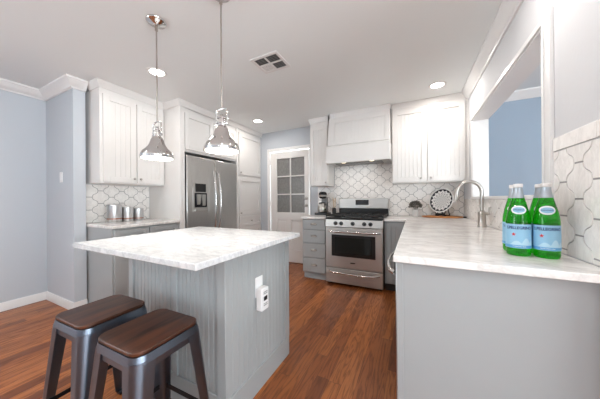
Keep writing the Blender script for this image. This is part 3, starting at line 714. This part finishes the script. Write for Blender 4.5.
# ------------------------------------------------------------------ stools
SH, SW = .62, .143
def stool(label):
    t = thing('bar_stool', label, 'stool', (0, 0, 0), 'metal stools with wooden seats at the island')
    def rrect(h, r, n=6):
        p = []
        for cx, cy, a0 in ((h - r, h - r, 0), (-h + r, h - r, PI / 2), (-h + r, -h + r, PI), (h - r, -h + r, 3 * PI / 2)):
            for k in range(n + 1): a = a0 + PI / 2 * k / n; p.append((cx + r * math.cos(a), cy + r * math.sin(a)))
        return p
    build('seat', MB().prism(rrect(SW - .002, .045), SH - .016, SH, 'z'), 'seat', t, .004)
    # pressed-steel seat pan with a skirt
    o, i = rrect(SW, .047), rrect(SW - .008, .04); o2 = rrect(SW + .006, .05); n = len(o)
    m = MB(); z0, z1 = SH - .046, SH - .0165
    vs = [(p[0], p[1], z1) for p in o] + [(p[0], p[1], z0) for p in o2] + [(p[0], p[1], z0) for p in i] + [(p[0], p[1], z1 - .003) for p in i]
    fs = [(k, n + k, n + (k + 1) % n, (k + 1) % n) for k in range(n)] + [(n + k, 2 * n + k, 2 * n + (k + 1) % n, n + (k + 1) % n) for k in range(n)] + [(2 * n + k, 3 * n + k, 3 * n + (k + 1) % n, 2 * n + (k + 1) % n) for k in range(n)]
    fs += [tuple(range(n)), tuple(range(3 * n, 4 * n))[::-1]]
    fs = [f[::-1] if len(f) == 4 else f for f in fs]
    m.add(vs, fs); build('seat_frame', m, 'gun', t)
    F0 = .188                                   # half spread at the floor
    for sx in (1, -1):
        for sy in (1, -1):
            # folded sheet leg: rounded outer corner, wide at the top, narrow at the foot
            sec = []
            for k in range(8):
                q = k / 7; z = (SH - .038) * (1 - q) + .012 * q; h = (SW + .004) * (1 - q) + F0 * q; wd = .076 * (1 - q) + .042 * q; r = .042 * (1 - q) + .016 * q
                ring = [(h, h - wd)]
                for j in range(7): a = PI / 2 * j / 6; ring.append((h - r + r * math.cos(a), h - r + r * math.sin(a)))
                ring.append((h - wd, h)); th = .004
                inn = [(h - wd, h - th)]
                for j in range(7): a = PI / 2 * (1 - j / 6); ring_r = r - th; inn.append((h - r + ring_r * math.cos(a), h - r + ring_r * math.sin(a)))
                inn.append((h - th, h - wd)); sec.append([(x * sx, y * sy, z) for x, y in ring + inn])
            m = MB(); n2 = len(sec[0]); vs = [p for s_ in sec for p in s_]; fs = []
            for k in range(7):
                for j in range(n2): q = (j + 1) % n2; fs.append((k * n2 + j, k * n2 + q, (k + 1) * n2 + q, (k + 1) * n2 + j))
            fs += [tuple(range(n2)), tuple(range(7 * n2, 8 * n2))[::-1]]
            if sx * sy > 0: fs = [f[::-1] for f in fs]
            m.add(vs, fs); lg = build('leg', m, 'gun', t)
            build('foot_pad', MB().box(sx * (F0 - .036), sx * (F0 + .002), sy * (F0 - .036), sy * (F0 + .002), 0, .013), 'black', lg)
    h = SW + (F0 - SW) * .68; e = h - .03           # flat rails low between the legs
    for s_ in (1, -1):
        build('rail', MB().box(-e, e, s_ * (h - .006) - .002, s_ * (h - .006) + .002, .185, .207), 'darkm', t)
        build('rail', MB().box(s_ * (h - .006) - .002, s_ * (h - .006) + .002, -e, e, .185, .207), 'darkm', t)
    for s_ in (1, -1):
        build('apron', MB().box(-SW + .05, SW - .05, s_ * (SW - .002) - .002, s_ * (SW - .002) + .002, SH - .075, SH - .042), 'gun', t)
        build('apron', MB().box(s_ * (SW - .002) - .002, s_ * (SW - .002) + .002, -SW + .05, SW - .05, SH - .075, SH - .042), 'gun', t)
    return t
a = stool('dark wood seat metal bar stool farther left, nearest the blue wall')
b = copy_tree(a); b['label'] = 'dark wood seat metal bar stool in front, nearer the island corner'
a.location = (-1.432, .60, 0); a.rotation_euler.z = .03
b.location = (-1.026, .60, 0); b.rotation_euler.z = .02

# ------------------------------------------------------------------ ceiling fittings
def pendant(x, y, label):
    t = thing('pendant_lamp', label, 'pendant lamp', (x, y, CEIL), 'chrome pendants over the island')
    RZ = 1.478
    build('canopy', MB().lathe([(.001, -.028), (.02, -.03), (.028, -.022), (.06, -.014), (.066, -.006), (.066, -.0005)], (x, y, CEIL), 28), 'chrome', t)
    build('rod', MB().cyl((x, y, RZ + .262), (x, y, CEIL - .025), .005, n=12).cyl((x, y, CEIL - .07), (x, y, CEIL - .028), .010, n=12), 'nickel', t)
    sh = [(.105, 0), (.107, .012), (.103, .03), (.094, .046), (.076, .064), (.06, .082), (.049, .105), (.042, .13), (.03, .152), (.024, .156), (.024, .165), (.03, .168), (.03, .178)]
    inn = [(r - .003, z) for r, z in sh[:9]][::-1]
    build('shade', MB().lathe(sh + [(.001, .18)], (x, y, RZ), 40, caps=False).lathe([(.001, .151)] + inn + [(.105, 0)], (x, y, RZ), 40, caps=False), 'chrome', t)
    build('rim', MB().lathe([(.104, -.004), (.109, -.003), (.109, .004), (.104, .005)], (x, y, RZ), 40, True), 'chrome', t)
    m = MB().lathe([(.026, .178), (.026, .184), (.018, .188), (.018, .198), (.026, .2), (.026, .208), (.014, .212), (.011, .226), (.001, .228)], (x, y, RZ), 24)
    build('socket_cap', m, 'chrome', t)
    hx = .045
    pts = [(x - hx, y, RZ + .155), (x - hx, y, RZ + .235), (x - hx * .95, y, RZ + .25), (x - hx * .6, y, RZ + .258), (x, y, RZ + .262), (x + hx * .6, y, RZ + .258), (x + hx * .95, y, RZ + .25), (x + hx, y, RZ + .235), (x + hx, y, RZ + .155)]
    build('yoke', MB().tube(pts, .0055, 10).cyl((x - hx - .008, y, RZ + .165), (x + hx + .008, y, RZ + .165), .008), 'chrome', t)
    build('diffuser', MB().lathe([(.001, .022), (.05, .02), (.099, .012), (.1, .006), (.001, .006)], (x, y, RZ), 32), 'lamp', t)
    pl = bpy.data.lights.new('pendant_bulb', 'AREA'); pl.shape = 'DISK'; pl.size = .18; pl.energy = PEND_W; pl.color = (1, .97, .92)
    po = bpy.data.objects.new('pendant_bulb', pl); COL.objects.link(po); po.location = (x, y, RZ - .008)
pendant(-1.665, 1.03, 'chrome pendant lamp on the left, nearer the cabinets')
pendant(-1.075, 1.07, 'chrome pendant lamp on the right, in front of the fridge')
def can(x, y, label):
    t = thing('recessed_light', label, 'ceiling light', (x, y, CEIL), 'recessed ceiling lights')
    build('trim_ring', MB().lathe([(.068, -.006), (.09, -.004), (.093, -.0005), (.066, -.0005)], (x, y, CEIL), 28, True), 'trim', t)
    build('lens', MB().lathe([(.001, -.004), (.066, -.004), (.066, -.001)], (x, y, CEIL), 28), 'lamp', t)
    l = bpy.data.lights.new('recessed_lamp', 'AREA'); l.shape = 'DISK'; l.size = .13; l.energy = CAN_W; l.color = (1, .95, .9)
    o = bpy.data.objects.new('recessed_lamp', l); COL.objects.link(o); o.location = (x, y, CEIL - .012)
can(-2.318, 1.437, 'round recessed ceiling light behind the left pendant rod')
can(-2.294, 3.08, 'round recessed ceiling light in front of the glazed door')
can(.251, 3.06, 'round recessed ceiling light above the plate cabinet')
can(.251, 1.437, 'added unseen ceiling light above the green bottles')  # out of view, added for more light
for x in (-2.3, .25):
    for y in (-.3, -2.0): can(x, y, 'added unseen ceiling light behind the viewer, over the dining side')  # unseen fittings added behind the camera for more light
# air vent: four louvred quarters
vx0, vx1, vy0, vy1 = -1.355, -1.062, 1.70, 1.96
t = thing('ceiling_vent', 'white four way ceiling air vent with three quarters darkened as shade', 'vent', ((vx0 + vx1) / 2, (vy0 + vy1) / 2, CEIL))
z = CEIL - .0005
build('backing', MB().box(vx0 + .02, vx1 - .02, vy0 + .02, vy1 - .02, z - .002, z), 'vent_shade', t)  # dark sheet paints in the shade inside the vent
fw = .028; mx, my = (vx0 + vx1) / 2, (vy0 + vy1) / 2
m = MB().box(vx0, vx1, vy0, vy0 + fw, z - .008, z).box(vx0, vx1, vy1 - fw, vy1, z - .008, z).box(vx0, vx0 + fw, vy0 + fw, vy1 - fw, z - .008, z).box(vx1 - fw, vx1, vy0 + fw, vy1 - fw, z - .008, z)
m.box(mx - .008, mx + .008, vy0 + fw, vy1 - fw, z - .01, z).box(vx0 + fw, mx - .008, my - .008, my + .008, z - .01, z).box(mx + .008, vx1 - fw, my - .008, my + .008, z - .01, z)
build('frame', m, 'ventw', t, .002)
def slats(x0, x1, y0, y1, along, tilt, n=7):
    for k in range(n):
        m = MB(); q = (k + .5) / n; hw = .0065
        if along == 'x':
            c = y0 + (y1 - y0) * q; m.hexa([(x0, c - hw, z - .004 - tilt), (x1, c - hw, z - .004 - tilt), (x1, c + hw, z - .004 + tilt), (x0, c + hw, z - .004 + tilt)], [(x0, c - hw, z - .0032 - tilt), (x1, c - hw, z - .0032 - tilt), (x1, c + hw, z - .0032 + tilt), (x0, c + hw, z - .0032 + tilt)])
        else:
            c = x0 + (x1 - x0) * q; m.hexa([(c - hw, y0, z - .004 - tilt), (c + hw, y0, z - .004 + tilt), (c + hw, y1, z - .004 + tilt), (c - hw, y1, z - .004 - tilt)], [(c - hw, y0, z - .0032 - tilt), (c + hw, y0, z - .0032 + tilt), (c + hw, y1, z - .0032 + tilt), (c - hw, y1, z - .0032 - tilt)])
        build('slat', m, 'ventw', t)
slats(vx0 + fw, mx - .008, my + .008, vy1 - fw, 'x', .0005)
for q in ((vx0 + fw, mx - .008, vy0 + fw, my - .008), (mx + .008, vx1 - fw, vy0 + fw, my - .008), (mx + .008, vx1 - fw, my + .008, vy1 - fw)):
    for k in range(5):
        x0, x1, y0, y1 = q; c = y0 + (y1 - y0) * (k + .5) / 5
        build('slat', MB().box(x0, x1, c - .0012, c + .0012, z - .008, z - .002), 'gplastic', t)  # grey slats paint in the shade of the three darker quarters

# ------------------------------------------------------------------ small things
# canisters
def canister(x, y, r, h, label):
    t = thing('canister', label, 'canister', (x, y, CT), 'metal canisters on the left worktop')
    build('body', MB().lathe([(r * .97, 0), (r, .004), (r, h * .86), (r * .97, h * .865)], (x, y, CT), 36), 'tin', t)
    build('lid', MB().lathe([(r * 1.03, h * .865), (r * 1.03, h * .93), (r * .98, h * .95), (r * .3, h * .965), (r * .12, h * .97), (r * .14, h), (.001, h * 1.005)], (x, y, CT), 36), 'tin', t)
    build('band', MB().lathe([(r * .99, h * .16), (r * 1.012, h * .165), (r * 1.012, h * .215), (r * .99, h * .22)], (x, y, CT), 36, True), 'copper', t)
canister(-3.225, 1.472, .072, .222, 'largest metal canister with copper band, leftmost on the worktop')
canister(-3.225, 1.615, .06, .188, 'middle-sized metal canister between the large and small ones')
canister(-3.225, 1.743, .055, .166, 'smallest metal canister with copper band, nearest the fridge')

# bottles
def text_mesh(body, size):
    cu = bpy.data.curves.new('t', 'FONT'); cu.body = body; cu.size = size; cu.align_x = 'CENTER'; cu.align_y = 'CENTER'; cu.resolution_u = 2; cu.offset = size * .03
    o = bpy.data.objects.new('t', cu); COL.objects.link(o); bpy.context.view_layer.update()
    me = bpy.data.meshes.new_from_object(o.evaluated_get(bpy.context.evaluated_depsgraph_get()))
    vs = [v.co.copy() for v in me.vertices]; fs = [tuple(p.vertices) for p in me.polygons]
    bpy.data.objects.remove(o); bpy.data.curves.remove(cu); bpy.data.meshes.remove(me)
    return vs, fs
def wrap(vs, fs, R, z0, a0, sx=1.0):
    """bend flat lettering round a bottle of radius R, centred on angle a0"""
    m = MB(); m.add([(R * math.cos(a0 + v.x * sx / R), R * math.sin(a0 + v.x * sx / R), z0 + v.y) for v in vs], fs); return m
def patch(R, z0, z1, a0, a1, n=24):
    m = MB(); vs, fs = [], []
    for k in range(n + 1):
        a = a0 + (a1 - a0) * k / n
        for r, z in ((R, z0), (R, z1), (R - .0012, z1), (R - .0012, z0)): vs.append((r * math.cos(a), r * math.sin(a), z))
    for k in range(n):
        for j in range(4): q = (j + 1) % 4; fs.append((k * 4 + j, (k + 1) * 4 + j, (k + 1) * 4 + q, k * 4 + q))
    fs += [(0, 1, 2, 3), (n * 4 + 3, n * 4 + 2, n * 4 + 1, n * 4)]
    return m.add(vs, fs)
def ellipse_patch(R_at, zc, a0, hw, hh, lift):
    m = MB(); vs = []; fs = []; N = 28
    for rr in (0, .5, 1):
        for k in range(N):
            a = 2 * PI * k / N; z = zc + hh * rr * math.sin(a); R = R_at(z) + lift; ang = a0 + hw * rr * math.cos(a) / R
            vs.append((R * math.cos(ang), R * math.sin(ang), z))
    for j in range(2):
        for k in range(N): q = (k + 1) % N; fs.append((j * N + k, (j + 1) * N + k, (j + 1) * N + q, j * N + q))
    return m.add(vs, fs)
BR = .0415
def bottle(label):
    t = thing('glass_bottle', label, 'bottle', (0, 0, 0), 'green water bottles on the peninsula')
    prof = [(.001, .004), (.03, .002), (.037, 0), (BR - .001, .006), (BR, .014), (BR, .150), (.0395, .17), (.0345, .198), (.0275, .228), (.021, .254), (.0175, .270), (.0145, .285), (.0145, .296), (.001, .296)]
    build('glass', MB().lathe(prof, n=40), 'green', t)
    def R_at(z):
        for (r0, z0), (r1, z1) in zip(prof[5:], prof[6:]):
            if z0 <= z <= z1: return r0 + (r1 - r0) * (z - z0) / (z1 - z0)
        return BR
    a0 = -PI / 2
    lb = build('label_wrap', patch(BR + .0008, .034, .138, a0 - 1.75, a0 + 1.75, 40), 'label', t)
    R = BR + .0012
    build('print_band', patch(R, .036, .047, a0 - 1.74, a0 + 1.74, 40), 'lblue', lb)
        # soft mountain-and-water shapes in the lower half of the label
    m = MB()
    for c, wd, z0, h in ((.55, .9, .048, .030), (-.2, 1.1, .048, .018), (1.1, .6, .048, .022)):
        vs = []; n = 14
        for k in range(n + 1):
            q = k / n; a = a0 + c + wd * (q - .5); vs += [(R * math.cos(a), R * math.sin(a), z0), (R * math.cos(a), R * math.sin(a), z0 + h * math.sin(PI * q) ** 1.3 + .0005)]
        m.add(vs, [(2 * k, 2 * k + 2, 2 * k + 3, 2 * k + 1) for k in range(n)])
    build('print_scene', m, 'label2', lb)
    vs, fs = text_mesh('S.PELLEGRINO', .0165)
    build('lettering', wrap(vs, fs, R + .0003, .122, a0, .86), 'navy', lb)
    vs, fs = text_mesh('SAN PELLEGRINO TERME', .004)
    build('lettering', wrap(vs, fs, R + .0003, .042, a0, 1), 'label_w', lb)
    m = MB(); pts = []
    for k in range(10):
        r = .0085 if k % 2 == 0 else .0036; an = PI / 2 + PI * k / 5; pts.append((r * math.cos(an), r * math.sin(an)))
    ast = a0 - .42
    m.add([((R + .0005) * math.cos(ast + p[0] / R), (R + .0005) * math.sin(ast + p[0] / R), .094 + p[1]) for p in pts] + [((R + .0006) * math.cos(ast), (R + .0006) * math.sin(ast), .094)], [(k, (k + 1) % 10, 10) for k in range(10)])
    build('star', m, 'red', lb)
    nl = build('neck_label', ellipse_patch(R_at, .2, a0, .026, .0185, .0008), 'label_w', t)
    build('oval', ellipse_patch(R_at, .2, a0, .021, .012, .0013), 'label', nl)
    vs, fs = text_mesh('S.PELLEGRINO', .0055); m = MB()
    m.add([((R_at(.2 + v.y) + .0018) * math.cos(a0 + v.x / .035), (R_at(.2 + v.y) + .0018) * math.sin(a0 + v.x / .035), .2 + v.y) for v in vs], fs)
    build('lettering', m, 'navy', nl)
    build('foil', MB().lathe([(.0225, .252), (.0185, .268), (.0158, .284), (.0158, .297), (.015, .297), (.017, .268), (.021, .252)], n=32, closed=True), 'foil', t)
    build('cap', MB().lathe([(.0166, .299), (.0166, .311), (.0155, .3145), (.001, .3155)], n=32), 'cap', t)
    return t
b0 = bottle('green water bottle in the front row, nearest the tiled wall')
BX, BY = .503, 1.335
spots = [(BX, BY, .34, None), (BX - .087, BY + .012, .30, 'green water bottle in the front row, left of the pair'),
         (BX + .012, BY + .087, .5, 'green water bottle in the back row, half hidden behind the right front one'),
         (BX - .075, BY + .099, .2, 'green water bottle in the back row, peeking out at the far left')]
for k, (x, y, rz, lb) in enumerate(spots):
    o = b0 if k == 0 else copy_tree(b0)
    if lb: o['label'] = lb
for o, (x, y, rz, lb) in zip([o for o in S.objects if o.name.startswith('glass_bottle')], spots):
    o.location = (x, y, CT); o.rotation_euler.z = -math.atan2(x, y) + rz * .6 - .1

# tap
fx, fy = .533, 2.5
t = thing('kitchen_tap', 'tall brushed gooseneck tap on the peninsula worktop', 'tap', (fx, fy, CT))
build('base', MB().lathe([(.034, 0), (.034, .012), (.030, .018), (.029, .10), (.031, .105), (.031, .13), (.022, .138), (.001, .14)], (fx, fy, CT), 28), 'nickel', t)
pts = [(fx, fy, CT + .12), (fx, fy, 1.20)]
for k in range(1, 18):
    a = PI * k / 18; pts.append((fx - .092 + .092 * math.cos(a), fy - .01 * k / 18, 1.215 + .1 * math.sin(a)))
pts += [(fx - .186, fy - .012, 1.19)]
build('spout', MB().tube(pts, .0145, 14), 'nickel', t)
build('spray_head', MB().tube([(fx - .183, fy - .012, 1.215), (fx - .19, fy - .012, 1.17), (fx - .193, fy - .012, 1.14)], [.016, .0185, .018], 14), 'nickel', t)
build('handle', MB().cyl((fx + .01, fy - .01, CT + .115), (fx + .05, fy - .014, CT + .122), .012).tube([(fx + .044, fy - .014, CT + .12), (fx + .046, fy - .014, CT + .15), (fx + .048, fy - .016, CT + .175)], [.009, .007, .006], 10), 'nickel', t)

# board, plate and stand
bx, by = .335, 3.585
t = thing('serving_board', 'oval wooden serving board with dark handle under the plate', 'serving board', (bx, by, CT))
prof = [(.001, .004), (.20, .004), (.215, .008), (.218, .014), (.212, .02), (.001, .02)]
_T = Matrix.Translation((bx, by, CT)) @ Matrix.Diagonal((1.1, .62, 1, 1))
build('board', MB(_T).lathe([(.001, 0), (.205, 0), (.218, .006), (.218, .014), (.21, .019), (.001, .019)], n=48), 'board', t)
build('handle', MB().box(bx + .225, bx + .268, by - .035, by - .005, CT + .003, CT + .017), 'iron', t, .004)
PC = Vector((.335, 3.585, CT + .019)); 
t = thing('plate_stand', 'small dark easel stand holding up the patterned plate', 'plate stand', PC)
ang = math.radians(40)
Rz = Matrix.Translation(PC) @ Matrix.Rotation(-ang, 4, 'Z')
m = MB(Rz)
for s_ in (-.05, .05):
    m.tube([(s_, -.062, .055), (s_, -.058, .034), (s_, -.012, .034), (s_, .045, .22)], .006, 8).tube([(s_, -.01, .012), (s_, .085, .006)], .006, 8).tube([(s_, .03, .14), (s_, .085, .006)], .005, 8).tube([(s_, -.058, .01), (s_, -.058, .006)], .008, 8)
    m.box(s_ - .012, s_ + .012, -.05, .0, 0, .02)
build('easel', m.box(-.055, .055, -.045, -.018, .008, .034), 'iron', t)
m = MB().box(-.05, .05, .028, .036, .08, .09); m.T = Rz; mm = MB(Rz); mm.box(-.05, .05, .024, .034, .12, .13); build('crossbar', mm, 'iron', t)
pr = []
for r, z in ((.001, 0), (.1, .0), (.125, .004), (.167, .018), (.168, .0205), (.165, .021), (.123, .0085), (.098, .004), (.001, .004)): pr.append((r, z))
mb = MB().lathe(pr, n=56)
po = build('patterned_plate', mb, 'plate', None, origin=(0, 0, 0)); tag(po, 'round black and white patterned plate propped on the stand', 'plate')
tilt = math.radians(15)
pos = Rz @ Vector((0, -.002, .205))
po.matrix_world = Matrix.Translation(pos) @ Matrix.Rotation(-ang, 4, 'Z') @ Matrix.Rotation(PI / 2 - tilt, 4, 'X')

# plant
px, py = .02, 3.625
t = thing('potted_plant', 'small grey-green potted plant beside the plate', 'plant', (px, py, CT))
build('pot', MB().lathe([(.03, 0), (.034, .003), (.04, .085), (.043, .09), (.043, .098), (.038, .098), (.036, .08), (.001, .08)], (px, py, CT), 28), 'pot', t)
m = MB(); rnd = random.Random(3)
for k in range(520):
    a = rnd.uniform(0, 2 * PI); ph = math.acos(rnd.uniform(-.35, 1)); rr = .088 * rnd.uniform(.65, 1.0)
    c = Vector((px + rr * math.sin(ph) * math.cos(a), py + rr * math.sin(ph) * math.sin(a), CT + .15 + rr * .85 * math.cos(ph)))
    d = Vector((math.sin(ph) * math.cos(a), math.sin(ph) * math.sin(a), math.cos(ph) + rnd.uniform(-.4, .4))).normalized()
    s_ = d.cross(Vector((rnd.uniform(-1, 1), rnd.uniform(-1, 1), rnd.uniform(-1, 1)))).normalized(); L = rnd.uniform(.016, .026); wd = L * .32
    n_ = d.cross(s_) * .003
    m.add([c - d * L * .5, c + s_ * wd + n_, c + d * L * .5, c - s_ * wd + n_], [(0, 1, 2, 3)])
build('foliage', m, 'leaf', t)
m = MB()
for k in range(14):
    a = rnd.uniform(0, 2 * PI); m.tube([(px + .01 * math.cos(a), py + .01 * math.sin(a), CT + .078), (px + .04 * math.cos(a), py + .04 * math.sin(a), CT + .15)], .0018, 5)
build('stem', m, 'leaf', t)

# coffee maker
cx, cy = -1.335, 3.53
t = thing('coffee_maker', 'black and steel coffee maker under the narrow wall cabinet', 'coffee maker', (cx, cy, CT))
build('base', MB().box(cx - .1, cx + .1, cy - .12, cy + .12, CT + .001, CT + .04), 'black', t, .008)
build('tower', MB().box(cx - .05, cx + .05, cy + .06, cy + .12, CT + .04, CT + .29), 'gplastic', t, .008)
build('brew_head', MB().lathe([(.04, 0), (.058, .015), (.07, .05), (.066, .085), (.05, .108), (.001, .115)], (cx, cy, CT + .265), 28), 'display', t)
build('head_band', MB().lathe([(.068, .03), (.0715, .034), (.0735, .056), (.070, .06)], (cx, cy, CT + .265), 28, True), 'steel_h', t)
ca = build('carafe', MB().lathe([(.055, 0), (.075, .012), (.08, .05), (.074, .1), (.055, .13), (.055, .14), (.05, .14), (.05, .13), (.068, .1), (.074, .05), (.069, .016), (.001, .006)], (cx, cy - .03, CT + .042), 28), 'nickel', t)
build('carafe_lid', MB().lathe([(.056, .14), (.058, .152), (.04, .162), (.001, .164)], (cx, cy - .03, CT + .042), 24), 'black', ca)
build('carafe_band', MB().lathe([(.0745, .1), (.077, .101), (.064, .122), (.061, .121)], (cx, cy - .03, CT + .042), 28, True), 'steel_h', ca)
build('carafe_handle', MB().tube([(cx + .05, cy - .06, CT + .17), (cx + .09, cy - .1, CT + .165), (cx + .095, cy - .105, CT + .11), (cx + .065, cy - .08, CT + .075)], .008, 8), 'black', ca)
# utensil jar
jx, jy = -1.148, 3.54
t = thing('utensil_jar', 'dark jar of pale wooden sticks beside the coffee maker', 'jar', (jx, jy, CT))
build('jar', MB().lathe([(.026, 0), (.03, .004), (.031, .09), (.028, .105), (.028, .115), (.025, .115), (.027, .09), (.026, .008), (.001, .006)], (jx, jy, CT), 24), 'iron', t)
for k, (a, b, h) in enumerate(((-.016, .01, .28), (.004, -.01, .25), (.018, .008, .27))):
    build('stick', MB().tube([(jx + a * .4, jy + b * .4, CT + .01), (jx + a, jy + b, CT + .17), (jx + a * 1.3, jy + b * 1.3, CT + h)], [.0035, .0035, .006], 8), 'stick', t)
